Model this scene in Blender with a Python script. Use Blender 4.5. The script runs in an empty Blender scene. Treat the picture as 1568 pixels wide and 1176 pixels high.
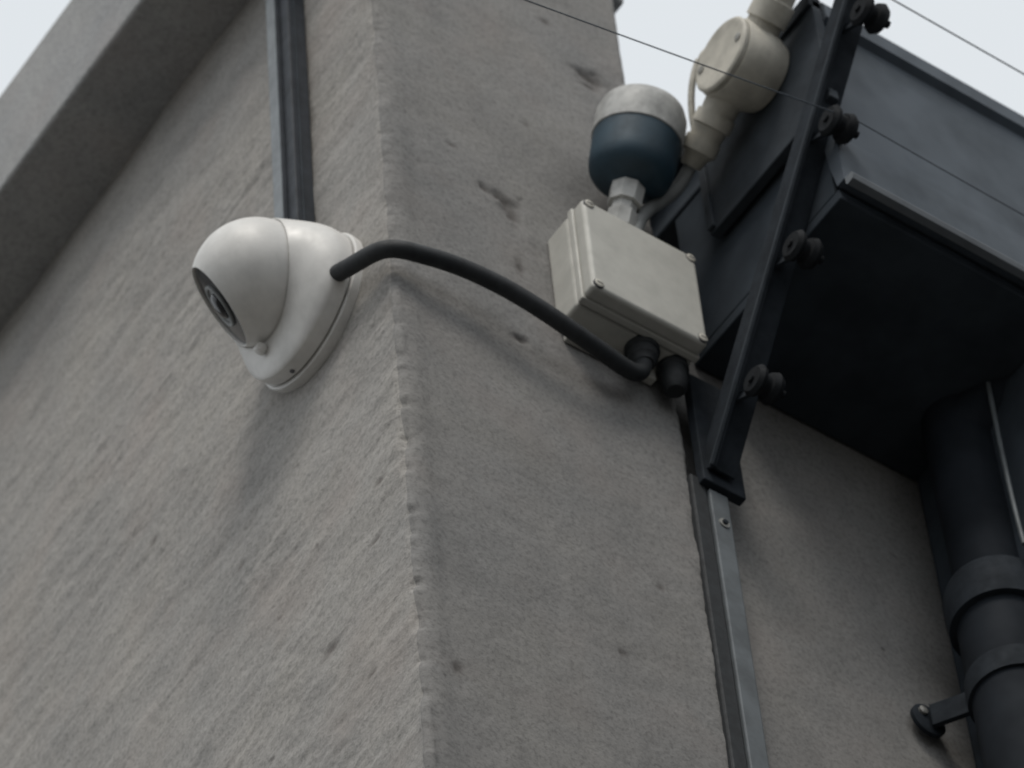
import bpy, bmesh, math, random
from mathutils import Vector, Matrix, noise, Euler
random.seed(7)
scene=bpy.context.scene

# ---------------------------------------------------------------- helpers
def link(o,parent=None):
    scene.collection.objects.link(o)
    if parent: o.parent=parent
    return o
def empty(name,loc=(0,0,0)):
    e=bpy.data.objects.new(name,None); e.empty_display_size=.05
    return link(e)
def mesh_obj(name,verts,faces,mat,parent=None,smooth=False):
    me=bpy.data.meshes.new(name); me.from_pydata([tuple(v) for v in verts],[],faces); me.validate()
    bm=bmesh.new(); bm.from_mesh(me); bmesh.ops.recalc_face_normals(bm,faces=bm.faces); bm.to_mesh(me); bm.free()
    if mat: me.materials.append(mat)
    if smooth:
        for p in me.polygons: p.use_smooth=True
    return link(bpy.data.objects.new(name,me),parent)
def bm_obj(name,bm,mat,parent=None,smooth=False):
    me=bpy.data.meshes.new(name); bm.to_mesh(me); bm.free()
    if mat: me.materials.append(mat)
    if smooth:
        for p in me.polygons: p.use_smooth=True
    return link(bpy.data.objects.new(name,me),parent)
def box(name,lo,hi,mat,parent=None,bev=.001,seg=2,smooth=False):
    bm=bmesh.new(); bmesh.ops.create_cube(bm,size=1)
    for v in bm.verts:
        v.co=Vector([lo[i]+(v.co[i]+.5)*(hi[i]-lo[i]) for i in range(3)])
    if bev>0: bmesh.ops.bevel(bm,geom=list(bm.edges),offset=bev,segments=seg,affect='EDGES',profile=.5)
    return bm_obj(name,bm,mat,parent,smooth)
def frame(axis):
    a=Vector(axis).normalized(); h=Vector((0,0,1)) if abs(a.z)<.9 else Vector((1,0,0))
    u=a.cross(h).normalized(); w=a.cross(u); return a,u,w
def lathe(name,prof,org,axis,mat,parent=None,seg=64,smooth=True,auto=True):
    a,u,w=frame(axis); org=Vector(org); vs=[];fs=[]
    for (t,r) in prof:
        for k in range(seg):
            an=2*math.pi*k/seg
            vs.append(org+a*t+(u*math.cos(an)+w*math.sin(an))*max(r,1e-5))
    n=len(prof)
    for i in range(n-1):
        for k in range(seg):
            k2=(k+1)%seg; fs.append((i*seg+k,i*seg+k2,(i+1)*seg+k2,(i+1)*seg+k))
    fs.append(tuple(range(seg))); fs.append(tuple(range((n-1)*seg,n*seg)))
    o=mesh_obj(name,vs,fs,mat,parent,smooth)
    if auto:
        m=o.modifiers.new('es','EDGE_SPLIT'); m.split_angle=math.radians(32)
    return o
def tube(name,pts,rad,mat,parent=None,res=12,bres=8,radii=None):
    cu=bpy.data.curves.new(name,'CURVE'); cu.dimensions='3D'; cu.bevel_depth=rad; cu.bevel_resolution=bres; cu.use_fill_caps=True
    sp=cu.splines.new('NURBS'); sp.points.add(len(pts)-1)
    for i,p in enumerate(pts):
        sp.points[i].co=(*p,1)
        sp.points[i].radius = radii[i] if radii else 1
    sp.use_endpoint_u=True; sp.order_u=min(4,len(pts)); sp.resolution_u=res
    cu.materials.append(mat)
    o=bpy.data.objects.new(name,cu); link(o)
    dg=bpy.context.evaluated_depsgraph_get(); me=bpy.data.meshes.new_from_object(o.evaluated_get(dg))
    bpy.data.objects.remove(o)
    for p in me.polygons: p.use_smooth=True
    return link(bpy.data.objects.new(name,me),parent)
def bar(name,a,b,w,th,side,mat,parent,bev=.0008):
    a=Vector(a);b=Vector(b);d=(b-a).normalized();s=Vector(side);s=(s-d*s.dot(d)).normalized();n=d.cross(s)
    bm=bmesh.new(); bmesh.ops.create_cube(bm,size=1); L=(b-a).length;c=(a+b)/2
    for v in bm.verts:
        q=v.co.copy(); v.co=c+d*q.x*L+s*q.y*w+n*q.z*th
    bmesh.ops.bevel(bm,geom=list(bm.edges),offset=bev,segments=2,affect='EDGES')
    bmesh.ops.recalc_face_normals(bm,faces=bm.faces)
    return bm_obj(name,bm,mat,parent)

# ---------------------------------------------------------------- materials
def mat_new(name):
    m=bpy.data.materials.new(name); m.use_nodes=True; nt=m.node_tree
    return m,nt,nt.nodes['Principled BSDF']
def ramp(nt,src,stops):
    r=nt.nodes.new('ShaderNodeValToRGB'); e=r.color_ramp.elements
    while len(e)<len(stops): e.new(.5)
    for i,(p,c) in enumerate(stops): e[i].position=p; e[i].color=(*c,1) if len(c)==3 else c
    nt.links.new(src,r.inputs['Fac']); return r.outputs['Color']
def mix(nt,a,b,fac,mode='MIX'):
    m=nt.nodes.new('ShaderNodeMix'); m.data_type='RGBA'; m.blend_type=mode
    for s,i in ((a,6),(b,7)):
        if isinstance(s,tuple): m.inputs[i].default_value=(*s,1)
        else: nt.links.new(s,m.inputs[i])
    if isinstance(fac,(int,float)): m.inputs[0].default_value=fac
    else: nt.links.new(fac,m.inputs[0])
    return m.outputs[2]
def noise_tex(nt,scale,detail=4,rough=.6,mapscale=(1,1,1),rot=(0,0,0),dist=0):
    tc=nt.nodes.new('ShaderNodeTexCoord'); mp=nt.nodes.new('ShaderNodeMapping')
    mp.inputs['Scale'].default_value=mapscale; mp.inputs['Rotation'].default_value=rot
    nt.links.new(tc.outputs['Object'],mp.inputs['Vector'])
    n=nt.nodes.new('ShaderNodeTexNoise'); n.inputs['Scale'].default_value=scale; n.inputs['Detail'].default_value=detail
    n.inputs['Roughness'].default_value=rough; n.inputs['Distortion'].default_value=dist
    nt.links.new(mp.outputs['Vector'],n.inputs['Vector']); return n.outputs['Fac']
def bump(nt,bsdf,h,strength,dist,prev=None):
    b=nt.nodes.new('ShaderNodeBump'); b.inputs['Strength'].default_value=strength; b.inputs['Distance'].default_value=dist
    nt.links.new(h,b.inputs['Height'])
    if prev: nt.links.new(prev,b.inputs['Normal'])
    nt.links.new(b.outputs['Normal'],bsdf.inputs['Normal']); return b.outputs['Normal']

def simple(name,col,rough=.5,metal=0,dirt=.25,scale=60,bumpd=.0002,dirtcol=None,spec=.5):
    m,nt,b=mat_new(name)
    f=noise_tex(nt,scale,3,.65)
    dc=dirtcol or tuple(c*(1-dirt) for c in col)
    c=ramp(nt,f,[(.35,dc),(.62,col)])
    f2=noise_tex(nt,scale*.22,2,.6)
    c2=ramp(nt,f2,[(.35,(1-dirt*.5,)*3),(.65,(1,1,1))])
    c=mix(nt,c,c2,1.0,'MULTIPLY')
    nt.links.new(c,b.inputs['Base Color'])
    rr=ramp(nt,f,[(.3,(min(1,rough+.15),)*3),(.7,(rough,)*3)]); nt.links.new(rr,b.inputs['Roughness'])
    b.inputs['Metallic'].default_value=metal; b.inputs['Specular IOR Level'].default_value=spec
    if bumpd: bump(nt,b,noise_tex(nt,scale*6,2,.6),.5,bumpd)
    return m

def stucco(name,base,streaky):
    m,nt,b=mat_new(name)
    st=noise_tex(nt,1,4,.64,(32,18,46) if streaky else (24,24,18),(math.radians(5) if streaky else 0,0,0),.6)
    lo,hi=(.88,1.07) if streaky else (.91,1.06)
    c=ramp(nt,st,[(.32,tuple(x*lo for x in base)),(.52,base),(.72,tuple(x*hi for x in base))])
    big=noise_tex(nt,6.5,4,.65)
    c=mix(nt,c,ramp(nt,big,[(.34,(.90,.91,.92)),(.50,(.98,.98,.98)),(.64,(1.02,1.015,1.0))]),1.0,'MULTIPLY')
    fine=noise_tex(nt,260,2,.8)
    c=mix(nt,c,ramp(nt,fine,[(.32,(.77,.77,.77)),(.5,(1,1,1)),(.72,(1.12,1.12,1.12))]),1.0,'MULTIPLY')
    sp=noise_tex(nt,85,1,.5,(1,.6,1) if streaky else (1,1,1))
    c=mix(nt,c,ramp(nt,sp,[(.17,(.6,.59,.59)),(.25,(1,1,1))]),1.0,'MULTIPLY')
    wf=noise_tex(nt,11,2,.6); wf=ramp(nt,wf,[(.50,(0,0,0)),(.75,(.3,.3,.3))])
    c=mix(nt,c,(base[0]*1.07,base[1]*.96,base[2]*.92),wf)
    at=nt.nodes.new('ShaderNodeAttribute'); at.attribute_name='grime'
    c=mix(nt,c,(base[0]*.32,base[1]*.29,base[2]*.28),at.outputs['Fac'])
    nt.links.new(c,b.inputs['Base Color']); b.inputs['Roughness'].default_value=.95; b.inputs['Specular IOR Level'].default_value=.12
    n=bump(nt,b,st,.45 if streaky else .18,.003)
    bump(nt,b,noise_tex(nt,150,4,.76),.65 if streaky else .45,.0014,n)
    return m

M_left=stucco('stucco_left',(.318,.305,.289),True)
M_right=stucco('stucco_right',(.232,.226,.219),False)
M_coping=stucco('stucco_coping',(.335,.335,.335),False)
M_cover=simple('camera_white',(.70,.685,.66),.35,dirt=.14,scale=45,bumpd=.00003)
M_boxpl=simple('box_plastic',(.50,.49,.45),.5,dirt=.15,scale=35,bumpd=.00006)
M_conduit=simple('conduit_cream',(.58,.55,.48),.5,dirt=.24,scale=55,bumpd=.00008)
M_capwhite=simple('sensor_cap',(.53,.53,.515),.5,dirt=.40,scale=50,bumpd=.00006)
M_teal=simple('sensor_teal',(.026,.060,.088),.5,dirt=.3,scale=40,bumpd=.00005)
M_black=simple('black_rubber',(.020,.023,.026),.6,dirt=.3,scale=120,bumpd=.0001)
M_insul=simple('insulator_black',(.016,.018,.021),.7,dirt=.3,scale=120,bumpd=.0001,spec=.15)
M_lens=simple('lens_glass',(.008,.008,.010),.08,dirt=.1,scale=40,bumpd=0)
M_ring=simple('lens_ring',(.12,.12,.13),.4,dirt=.1,scale=40,bumpd=0)
M_grey=simple('cable_grey',(.27,.28,.28),.5,dirt=.2,scale=70)
M_iron=simple('dark_iron',(.026,.032,.040),.7,.0,dirt=.35,scale=50,bumpd=.0002,spec=.15)
M_ironl=simple('painted_steel',(.048,.057,.068),.65,.0,dirt=.3,scale=30,bumpd=.0001,spec=.2)
M_gut=simple('gutter_paint',(.085,.103,.125),.55,.0,dirt=.30,scale=14,bumpd=.0001,spec=.35)
M_lip=simple('gutter_lip',(.16,.175,.19),.5,.0,dirt=.25,scale=14,bumpd=.0001)
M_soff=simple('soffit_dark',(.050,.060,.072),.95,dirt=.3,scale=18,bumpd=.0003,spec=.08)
M_pipe=simple('pipe_paint',(.017,.021,.027),.7,dirt=.3,scale=18,bumpd=.0001,spec=.12)
M_zinc=simple('zinc_strip',(.14,.155,.165),.45,.1,dirt=.3,scale=40,bumpd=.0001)
M_screw=simple('screw_metal',(.45,.44,.41),.4,.6,dirt=.3,scale=200,bumpd=0)
M_trdark=simple('trunk_dark',(.036,.042,.052),.5,dirt=.3,scale=60,spec=.3)
M_trlight=simple('trunk_light',(.22,.24,.255),.4,dirt=.25,scale=60)
M_ground=simple('ground_paving',(.13,.127,.12),.9,dirt=.3,scale=1.5,bumpd=.003)

# ---------------------------------------------------------------- building
bld=empty('concrete_building')
def frange(a,b,s):
    n=max(1,int(round((b-a)/s))); return [a+(b-a)*i/n for i in range(n)]
marksR=[(.101,4.384,.011,.006,.0035),(.108,4.372,.006,.010,.003),(.085,4.386,.006,.003,.0015),(.104,4.223,.005,.0035,.003),(.198,4.613,.013,.007,.004),
        (.027,3.835,.004,.006,.001),(.196,4.60,.008,.004,.002),(.215,4.30,.01,.01,.001),(.16,3.93,.003,.004,.001),(.06,4.42,.004,.002,.001),(.11,4.31,.003,.008,.001),
        (.13,4.50,.002,.004,.001),(.20,4.02,.003,.003,.001),(.16,4.66,.005,.003,.001),
        (.095,4.377,.004,.005,-.0022),(.108,4.388,.005,.003,-.002),(.118,4.345,.006,.012,-.0015)]
marksL=[(.0917,3.9255,.008,.005,.0015),(.03,4.03,.004,.003,.001),(.19,4.11,.005,.003,.001),(.30,4.25,.004,.003,.001),(.05,3.86,.005,.002,.001),(.04,3.98,.006,.002,.001)]
nicks=[(3.80,.006,.004),(3.827,.004,.003),(3.868,.010,.003),(3.902,.004,.004),(3.955,.007,.0025),(3.972,.003,.003),(4.018,.004,.0025),(4.047,.009,.003),(4.083,.003,.003),(4.132,.005,.002),(4.171,.004,.002),(4.305,.006,.002),(4.36,.010,.003),(4.44,.004,.002),(4.52,.007,.0025),(4.61,.005,.002),(4.655,.012,.002)]
def arris(z):
    d=.0012*noise.noise(Vector((z*31+2.3,3.1,0)))+.0010*noise.noise(Vector((z*83,1.1,4.7)))+.0009*noise.noise(Vector((z*241,6.1,2.2)))+.0035*noise.noise(Vector((z*7.3,8.1,0)))
    for (a,h,dp_) in nicks:
        q=((z-a)/h)**2
        if q<5: d-=dp_*math.exp(-q)*(.8+.6*noise.noise(Vector((z*300,.5,.5))))
    return d
def wall_mesh(name,path,zs,mats,parent):
    vs=[];gr=[];n=len(path)
    for z in zs:
        ch=arris(z)
        for (x,y,nx,ny,kind) in path:
            g=0
            if kind=='L':
                s=y; z2=z+.08*s
                rg=.5+.9*max(0,noise.noise(Vector((s*9,z*9,40)))+.3)
                d=.0014*noise.noise(Vector((s*12,z2*36,1.3)))+rg*(.0010*noise.noise(Vector((s*40,z2*90,7)))+.0008*noise.noise(Vector((s*140,z2*210,3))))+.003*noise.noise(Vector((s*5,z*7,11)))
                for (my,mz,ry,rz,dep) in marksL:
                    q=((s-my)/ry)**2+((z-mz)/rz)**2
                    if q<6: f=math.exp(-q*(1+.8*noise.noise(Vector((s*200,z*200,0))))); d-=dep*f; g=max(g,f*.75)
            elif kind=='R':
                s=x
                d=.0009*noise.noise(Vector((s*16,z*12,31)))+.0005*noise.noise(Vector((s*60,z*60,5)))+.0003*noise.noise(Vector((s*220,z*220,3)))
                d+=.0012*math.exp(-((s-.013)/.007)**2)
                for (mx,mz,rx,rz,dep) in marksR:
                    q=((s-mx)/rx)**2+((z-mz)/rz)**2
                    if q<6:
                        f=math.exp(-q*(1+1.2*noise.noise(Vector((s*160,z*160,0))))); d-=dep*f
                        if dep>0: g=max(g,f*.8)
            elif kind=='C':
                d=0
            else: d=.0007*noise.noise(Vector((x*40,z*40,y*40+5)))
            if kind in 'LRC' :
                t=(y if kind=='L' else x) if kind!='C' else 0
                if t<.03:
                    w=math.exp(-(t/.0055)**2)
                    d+=w*ch
            if kind=='E':
                d+=noise.noise(Vector((z*23,9,0)))*.0020+noise.noise(Vector((z*131,2,3.3)))*.0010
                d-=.010*max(0,min(1,(z-4.45)/.18))
                d-=.006*math.exp(-((z-4.62)/.012)**2)
            vs.append((x+nx*d,y+ny*d,z)); gr.append(g)
    fs=[];mi=[]
    for j in range(len(zs)-1):
        for i in range(n-1):
            a=j*n+i; fs.append((a,a+1,a+n+1,a+n)); mi.append(0 if path[i+1][4]=='L' or path[i][4]=='L' else 1)
    me=bpy.data.meshes.new(name); me.from_pydata(vs,[],fs)
    for m in mats: me.materials.append(m)
    me.polygons.foreach_set('material_index',mi); me.polygons.foreach_set('use_smooth',[True]*len(fs))
    at=me.attributes.new('grime','FLOAT','POINT'); at.data.foreach_set('value',gr)
    return link(bpy.data.objects.new(name,me),parent)
zs=[0,.8,1.6,2.4,3.0,3.4,3.6]+frange(3.72,4.93,.0025)+[4.93]
path=[(0,y,-1,0,'L') for y in [6,4,2.5,1.6,1.1,.8]]+[(0,y,-1,0,'L') for y in reversed(frange(.006,.66,.003))]
r=.005
for k in range(1,6):
    a=math.pi/2*k/6; path.append((r-r*math.cos(a),r-r*math.sin(a),-math.cos(a),-math.sin(a),'C'))
PE=.240
path+=[(x,0,0,-1,'R') for x in frange(r,PE-.006,.003)]
for k in range(0,6):
    a=math.pi/2*k/5; path.append((PE-.005+.005*math.sin(a),.005-.005*math.cos(a),math.sin(a),-math.cos(a),'E'))
path+=[(PE,y,1,0,'E') for y in [.012,.02,.04,.07,.12,.2,.3]]
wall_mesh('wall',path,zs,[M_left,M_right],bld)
zs2=[0,1,2,3,3.5]+frange(3.7,4.4,.006)+[4.4]
path2=[(x,.016,0,-1,'W') for x in frange(.23,.75,.006)]+[(x,.016,0,-1,'W') for x in [.75,1.2,2,3.5,5]]
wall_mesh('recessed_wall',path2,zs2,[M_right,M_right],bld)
box('pillar_top',(.004,.004,4.925),(.224,.3,5.5),M_right,bld,.004)
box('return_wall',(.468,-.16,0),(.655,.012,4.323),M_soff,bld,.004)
box('coping',(-.07,.006,4.767),(.25,6,4.908),M_coping,bld,.004,3)
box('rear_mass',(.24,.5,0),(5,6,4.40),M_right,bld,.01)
# unseen block dressed as a house wing, added at right to shade the recess
sb=empty('added_shade_block')
box('shade_block_wall',(.66,-3.2,0),(5,.01,4.44),M_ironl,sb,.01)
box('shade_block_eave',(.66,-3.3,4.443),(5.1,.01,4.50),M_gut,sb,.005)
box('shade_block_door',(.645,-1.9,0.02),(.659,-1.0,2.1),M_iron,sb,.002)  # door and window are made-up dressing on the added block
box('shade_block_window',(.645,-2.9,1.1),(.659,-2.1,2.2),M_lens,sb,.002)

# ---------------------------------------------------------------- canopy with gutter
can=empty('metal_canopy')
def extrude_x(name,prof,x0,x1,mat,parent,caps=True,smooth=False):
    n=len(prof); vs=[(x0,y,z) for y,z in prof]+[(x1,y,z) for y,z in prof]
    fs=[(i,(i+1)%n,n+(i+1)%n,n+i) for i in range(n)]
    if caps: fs+=[tuple(range(n)),tuple(range(n,2*n))]
    return mesh_obj(name,vs,fs,mat,parent,smooth)
gp=[(-.150,4.543),(-.180,4.543),(-.182,4.538),(-.182,4.522),(-.176,4.518),(-.174,4.50),(-.172,4.47),(-.170,4.43),(-.168,4.39),(-.168,4.36),(-.168,4.335),(-.160,4.335),(-.156,4.36),(-.150,4.45)]
extrude_x('gutter_face',gp,.270,.655,M_gut,can)
extrude_x('gutter_lip',[(-.1685,4.3345),(-.176,4.3335),(-.1775,4.330),(-.176,4.3260),(-.170,4.3255),(-.1685,4.328)],.270,.655,M_lip,can)
box('roof_sheet',(.270,-.149,4.500),(.655,.8,4.535),M_gut,can,.002)
box('end_plate',(.260,-.180,4.415),(.2685,-.036,4.540),M_ironl,can,.001)
box('end_flange',(.257,-.180,4.530),(.2695,.10,4.5455),M_iron,can,.001)
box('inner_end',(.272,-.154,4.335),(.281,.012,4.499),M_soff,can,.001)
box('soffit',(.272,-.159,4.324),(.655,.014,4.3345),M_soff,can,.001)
box('plate_rib',(.2565,-.044,4.417),(.2598,-.037,4.52),M_ironl,can,.0006)

# ---------------------------------------------------------------- security camera
cam_e=empty('security_camera')
BC=Vector((0,.0915,4.2800)); ax=Vector((-1,0,0))
ball=Vector((-.0445,.0985,4.2935)); n=Vector((-.526,.702,-.480)).normalized(); R=.0451
lathe('base_plate',[(-.004,.0590),(.004,.0600),(.0060,.0597),(.0068,.0585),(.0068,.0550),(.0096,.0550)],BC,ax,M_cover,cam_e,96)
def cover():
    seg=96; a,u,w=frame(ax); m=Vector((0,.60,-.80)).normalized(); vs=[];fs=[]
    rows=[('i',0)]
    K=16
    for i in range(K+1): rows.append(('o',i/K))
    rows+=[('r',0),('r',1),('r',2)]
    for kind,t in rows:
        for k in range(seg):
            an=2*math.pi*k/seg; rad=u*math.cos(an)+w*math.sin(an); c=rad.dot(m)
            drim=.0395-.0110*c
            def br(d):
                p=BC+ax*d; lo,hi=.0,.075
                for _ in range(18):
                    mid=(lo+hi)/2
                    if ((p+rad*mid)-ball).length<R: lo=mid
                    else: hi=mid
                return lo
            rr=br(drim)+.0017
            if kind=='i': d=.0086; rv=.0560
            elif kind=='o':
                if t==0: d=.0086; rv=.0578
                elif t<1/K*1.01: d=.0180; rv=.0582
                else:
                    tt=(t-1/K)/(1-1/K); d=.0180+(drim-.0180)*tt; rv=.0582+(rr-.0582)*tt**1.75
            else:
                d=drim+(.0006,.0002,-.004)[int(t)]; rv=rr-(.0004,.0013,.0013)[int(t)]
            vs.append(BC+ax*d+rad*rv)
    nn_=len(rows)
    for i in range(nn_-1):
        for k in range(seg):
            k2=(k+1)%seg; fs.append((i*seg+k,i*seg+k2,(i+1)*seg+k2,(i+1)*seg+k))
    o=mesh_obj('cover',vs,fs,M_cover,cam_e,True); mm=o.modifiers.new('es','EDGE_SPLIT'); mm.split_angle=math.radians(35)
cover()
pr=[]
rc=.0330; cut=math.sqrt(R*R-rc*rc)
amax=math.acos(cut/R)
for i in range(33):
    a=math.pi-(math.pi-amax)*i/32; pr.append((R*math.cos(a),R*math.sin(a)))
pr+=[(cut+.0004,rc-.0003),(cut+.0005,rc-.0007),(cut+.0002,rc-.0011),(cut-.0022,rc-.0013)]
lathe('eyeball',pr,ball,n,M_cover,cam_e,96)
lathe('front_glass',[(cut-.004,rc-.0018),(cut-.0016,rc-.0014),(cut-.0013,rc-.004),(cut-.0010,.001)],ball,n,M_lens,cam_e,72)
lathe('lens_ring',[(cut-.001,.0165),(cut+.0006,.0165),(cut+.0010,.0155),(cut+.0006,.0140),(cut-.0008,.0136)],ball,n,M_grey,cam_e,48)
lathe('lens_dome',[(cut-.001,.0100),(cut+.0004,.0098),(cut+.0022,.0080),(cut+.0033,.0050),(cut+.0038,.0010)],ball,n,M_lens,cam_e,40)
lathe('set_screw',[(0,.0018),(.0008,.0018),(.0009,.001)],ball+Vector((-.0300,.0200,.0268)),Vector((-.030,.020,.0235)),M_screw,cam_e,16)
tabc=BC+ax*.031+Vector((0,.60,-.80))*.0425
lathe('lock_tab',[(-.004,.0042),(.0008,.0042),(.0018,.003),(.002,.0015)],tabc,Vector((-.35,.5,-.75)),M_cover,cam_e,24)
lathe('base_screw',[(0,.0018),(.0008,.0018),(.001,.001)],BC+ax*.012+Vector((0,.25,-.968))*.0580,Vector((0,.25,-.968)),M_ring,cam_e,16)

# ---------------------------------------------------------------- trunking
tr=empty('cable_trunking')
box('channel',(-.0165,.0855,4.335),(-.001,.1085,4.765),M_trdark,tr,.0008)
box('lid',(-.0195,.0975,4.345),(-.0168,.1100,4.764),M_trlight,tr,.0009)
box('lid_edge',(-.0203,.0958,4.350),(-.0170,.0972,4.763),M_trdark,tr,.0002)
box('side_groove',(-.0118,.0842,4.34),(-.0100,.0853,4.764),M_ironl,tr,.0003)

# ---------------------------------------------------------------- junction box
jb=empty('junction_box')
X0,X1,Z0,Z1=.1345,.2345,4.2535,4.359
box('back_half',(X0+.0012,-.0265,Z0+.0012),(X1-.0012,-.0005,Z1-.0012),M_boxpl,jb,.003,3)
box('seal',(X0+.003,-.0285,Z0+.003),(X1-.003,-.0255,Z1-.003),M_black,jb,.001)
box('lid_rim',(X0,-.0335,Z0),(X1,-.0275,Z1),M_boxpl,jb,.0013,3)
box('lid',(X0+.0010,-.0455,Z0+.0010),(X1-.0010,-.0325,Z1-.0010),M_boxpl,jb,.0035,4)
for i,(sx,sz) in enumerate([(X0+.006,Z0+.006),(X1-.006,Z0+.006),(X0+.006,Z1-.006),(X1-.006,Z1-.006)]):
    lathe('screw_recess_%d'%(i+1),[(-.001,.0043),(.0003,.0043),(.0003,.0039)],(sx,-.0455,sz),(0,-1,0),M_ring,jb,24)
    lathe('screw_%d'%(i+1),[(-.001,.0037),(.0008,.0037),(.0012,.0030),(.0012,.0002)],(sx,-.0455,sz),(0,-1,0),M_conduit,jb,24)
    box('slot_%d'%(i+1),(sx-.0024,-.0470,sz-.0004),(sx+.0024,-.0466,sz+.0004),M_ring,jb,0)
box('mounting_foot',(X0+.006,-.008,Z0-.010),(X1-.02,-.001,Z0+.004),M_boxpl,jb,.001)
gl=[(-.004,.0125),(.004,.0125),(.005,.0108),(.012,.0105),(.014,.0085),(.017,.0075)]
lathe('cable_gland',gl,(.196,-.0175,Z0+.001),(0,0,-1),M_black,jb,24)
lathe('blank_gland',[(-.004,.0115),(.004,.0115),(.005,.0100),(.014,.0098),(.022,.0090),(.026,.0060)],(.2235,-.0155,Z0+.001),(0,0,-1),M_black,jb,24)

# ---------------------------------------------------------------- sensor
se=empty('photocell_sensor')
A=Vector((.188,-.030,4.409)); Dn=Vector((.05,-.32,.945)).normalized()
lathe('gland_nut',[(-.056,.0085),(-.030,.0085),(-.026,.0115),(-.014,.0120),(-.012,.0118),(-.012,.0095),(-.003,.0095),(-.003,.0125),(.013,.0130),(.015,.0110),(.02,.009)],A,Dn,M_capwhite,se,8,False,False)
lathe('body',[(.0135,.0095),(.0175,.0150),(.0195,.0225),(.0225,.0275),(.027,.0305),(.033,.0316),(.038,.0318),(.056,.0325),(.060,.0325)],A,Dn,M_teal,se,72)
lathe('cap',[(.0570,.0326),(.0576,.0335),(.068,.0335),(.080,.0332),(.087,.0308),(.0905,.0270),(.0925,.020),(.0937,.012),(.0942,.003)],A,Dn,M_capwhite,se,72)

# ---------------------------------------------------------------- round conduit box
rb=empty('round_conduit_box')
LC=Vector((.219,-.122,4.5065))
lathe('body',[(0.040,.027),(.030,.031),(.020,.0325),(.004,.0315),(.0025,.0305)],LC,(1,0,0),M_conduit,rb,64)
lathe('lid',[(.0030,.0290),(.0018,.0305),(-.0012,.0305),(-.0026,.0290),(-.0030,.0267),(-.0026,.0255),(-.0026,.001)],LC,(1,0,0),M_conduit,rb,64)
dm=Vector((0,.052,-.030)).normalized()
for s in (1,-1):
    v=dm*s*.0225
    lathe('lid_screw_%d'%(1 if s>0 else 2),[(-.0005,.0034),(.0010,.0034),(.0012,.0024)],LC+Vector((-.0026,0,0))+Vector((0,-v.z*.7,v.y*.7))+v*.7,(-1,0,0),M_screw,rb,20)
hub=LC+Vector((.018,0,0))
lathe('lower_outlet',[(.024,.0140),(.040,.0130),(.040,.0150),(.050,.0150),(.051,.0130),(.060,.0120),(.060,.0135),(.070,.0135),(.074,.0095),(.082,.0075)],hub,dm,M_conduit,rb,32)
lathe('upper_outlet',[(.024,.0140),(.036,.0130),(.036,.0155),(.052,.0155),(.053,.0130),(.064,.0120),(.064,.0150),(.080,.0150),(.082,.0110),(.12,.0108)],hub,-dm,M_conduit,rb,32)
sd=Vector((0,.055,.077)).normalized()
lathe('side_outlet',[(.024,.0105),(.040,.0100),(.040,.0125),(.052,.0125),(.054,.0100)],hub,sd,M_conduit,rb,24)
q=hub+sd*.052
tube('saddle_strap',[q+Vector((-.010,.004,.000)),q+Vector((-.013,.012,-.016)),q+Vector((-.010,.022,-.036)),q+Vector((0,.030,-.054))],.0026,M_conduit,rb)
ce=hub+dm*.078
tube('grey_cable',[ce,ce+dm*.010,(.234,-.036,4.450),(.220,-.030,4.432),(.206,-.030,4.412),(.197,-.028,4.390),(.193,-.024,4.357)],.0050,M_grey,None)

# ---------------------------------------------------------------- black cable
pts=[(-.016,.050,4.262),(-.0175,.040,4.2560),(-.0175,.030,4.2490),(-.016,.014,4.2420),(-.0135,-.004,4.2350),(-.005,-.014,4.2310),(.012,-.017,4.2325),(.039,-.020,4.2375),(.078,-.025,4.2320),(.113,-.027,4.2215),(.140,-.025,4.2180),(.162,-.022,4.2180),(.180,-.0185,4.2185),(.194,-.0175,4.2230),(.196,-.0175,4.242)]
tube('power_cable',pts,.0063,M_black,None,16)

# ---------------------------------------------------------------- electric fence bracket
fb=empty('electric_fence_bracket')
P0=Vector((.248,-.008,4.165)); P1=Vector((.260,-.275,4.590))
dv=(P1-P0).normalized()
bar('flange_side',P0,P1,.022,.003,(0,1,0),M_iron,fb)
bar('flange_front',P0+Vector((.0105,-.005,-.003)),P1+Vector((.0085,-.005,-.003)),.018,.003,(1,0,0),M_iron,fb)
bar('flange_edge',P0+Vector((-.0022,-.008,-.004)),P1+Vector((-.0022,-.008,-.004)),.003,.004,(1,0,0),M_ironl,fb)
box('wall_foot',(.243,-.010,4.152),(.279,-.002,4.270),M_iron,fb,.001)
def insulator(i,c):
    lathe('insulator_%d'%i,[(-.006,.004),(-.006,.0095),(-.003,.0122),(.000,.0112),(.002,.0080),(.006,.0080),(.007,.0105),(.011,.0122),(.015,.0100),(.015,.004),(.018,.004)],c,(1,0,0),M_insul,fb,32)
    lathe('insulator_bolt_%d'%i,[(-.008,.0028),(-.006,.0032),(.018,.0030),(.021,.0030)],c,(1,0,0),M_insul,fb,12)
ts=(.11,.325,.53,.715)
ins=[P0.lerp(P1,t)+Vector((.005,-.029,-.008)) for t in ts]
for i,c in enumerate(ins):
    insulator(i+1,c)
    p=P0.lerp(P1,ts[i]); bar('insulator_tab_%d'%(i+1),p+Vector((.004,-.006,-.002)),c+Vector((.004,0,0)),.008,.002,(0,.5,.8),M_iron,fb,.0004)

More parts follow.
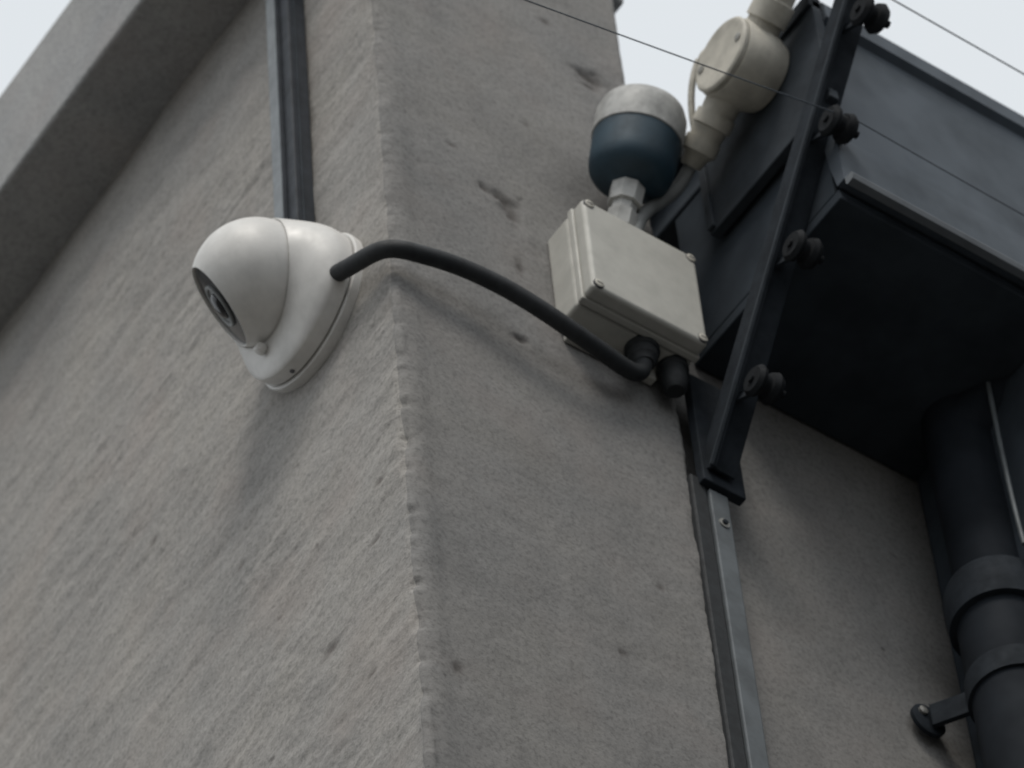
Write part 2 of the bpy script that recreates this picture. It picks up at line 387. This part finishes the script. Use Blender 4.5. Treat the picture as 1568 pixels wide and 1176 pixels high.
# ---------------------------------------------------------------- fence wires
def wire(name,a,b,r=.0007,sag=.01,mat=None):
    a=Vector(a);b=Vector(b);m=(a+b)/2-Vector((0,0,sag)); tube(name,[a,a.lerp(m,.5)+Vector((0,0,-sag*.2)),m,m.lerp(b,.5)+Vector((0,0,-sag*.2)),b],r,mat or M_ironl,None,12,3)
w=ins[2]+Vector((.002,-.008,0))
wire('fence_wire',w,(w.x-.60,w.y-.01,w.z-.185),.0005,.003,M_gut)
wire('fence_wire.001',w+Vector((0,-.002,0)),(w.x+.39,w.y-.002,w.z),.0004,.004)
w3=ins[3]+Vector((.002,-.008,.024))
wire('fence_wire.002',w3,(w3.x+.39,w3.y,w3.z),.0006,.0,M_gut)

# ---------------------------------------------------------------- edge strip
es=empty('edge_trim_strip')
box('rubber_edge',(.2365,-.004,2.2),(.2495,.014,4.160),M_black,es,.0015)
box('zinc_bar',(.2500,-.006,2.2),(.2660,.013,4.150),M_zinc,es,.001)
lathe('washer',[(0,.0042),(.0010,.0042),(.0012,.002)],(.2585,-.006,4.117),(0,-1,0),M_screw,es,20)
lathe('bolt',[(0,.0022),(.0024,.0022),(.0028,.001)],(.2585,-.006,4.117),(0,-1,0),M_iron,es,12)

# ---------------------------------------------------------------- downpipe
dp=empty('downpipe')
pc=Vector((.463,-.045,0))
lathe('pipe',[(0.02,.031),(4.12,.031)],pc,(0,0,1),M_pipe,dp,48)
lathe('upper_pipe',[(4.11,.026),(4.33,.026)],pc,(0,0,1),M_pipe,dp,48)
lathe('socket',[(4.095,.0315),(4.095,.036),(4.105,.037),(4.125,.037),(4.133,.034),(4.135,.027)],pc,(0,0,1),M_iron,dp,48)
lathe('clamp',[(4.020,.0312),(4.020,.0335),(4.040,.0335),(4.040,.0312)],pc,(0,0,1),M_iron,dp,48)
bar('clamp_ear',(.445,-.020,4.032),(.430,.004,4.032),.020,.004,(0,0,1),M_iron,dp)
lathe('ear_plate',[(0,.014),(.003,.014),(.004,.012)],(.430,.010,4.032),(0,-1,0),M_iron,dp,24)
lathe('ear_screw',[(0,.0035),(.002,.0035),(.0028,.002)],(.424,.006,4.036),(0,-1,0),M_screw,dp,16)
tube('thin_cable',[(.452,-.092,4.13),(.452,-.090,4.17),(.454,-.088,4.23),(.458,-.087,4.32)],.0018,M_zinc,dp)
tube('upper_bend',[(.463,-.045,4.30),(.475,-.07,4.33),(.505,-.10,4.335)],.026,M_pipe,dp)

# ---------------------------------------------------------------- ground
bm=bmesh.new(); bmesh.ops.create_grid(bm,x_segments=2,y_segments=2,size=400)
bm_obj('ground',bm,M_ground)

# ---------------------------------------------------------------- world, sun
wd=bpy.data.worlds.new("World"); scene.world=wd; wd.use_nodes=True; nt=wd.node_tree
bg=nt.nodes['Background']; sky=nt.nodes.new('ShaderNodeTexSky'); sky.sky_type='NISHITA'; sky.sun_disc=False
SE,SA=51,227
sky.sun_elevation=math.radians(SE); sky.sun_rotation=math.radians(90-SA); sky.dust_density=4; sky.air_density=1
hs=nt.nodes.new('ShaderNodeHueSaturation'); hs.inputs['Saturation'].default_value=.25
nt.links.new(sky.outputs['Color'],hs.inputs['Color'])
o=mix(nt,hs.outputs['Color'],(9.1,9.6,10.0),.8)
nt.links.new(o,bg.inputs['Color']); bg.inputs['Strength'].default_value=.098
sl=bpy.data.lights.new('sun','SUN'); sl.energy=1.5; sl.angle=math.radians(20); sl.color=(1,.95,.87)
so=bpy.data.objects.new('sun',sl); link(so)
sdv=Vector((math.cos(math.radians(SA))*math.cos(math.radians(SE)),math.sin(math.radians(SA))*math.cos(math.radians(SE)),math.sin(math.radians(SE))))
so.rotation_euler=sdv.to_track_quat('Z','Y').to_euler(); so.location=(-3,-3,8)

cd=bpy.data.cameras.new('camera'); co=bpy.data.objects.new('camera',cd); link(co)
co.location=(-1.1736,-1.5521,1.5722); co.rotation_euler=(2.48609,0.06184,-0.60397)
cd.sensor_width=36; cd.lens=7500/1568*36; cd.clip_start=.05; cd.clip_end=2000
cd.dof.use_dof=True; cd.dof.focus_distance=2.96; cd.dof.aperture_fstop=15
scene.camera=co
scene.view_settings.view_transform='Standard'; scene.view_settings.look='None'; scene.view_settings.exposure=0
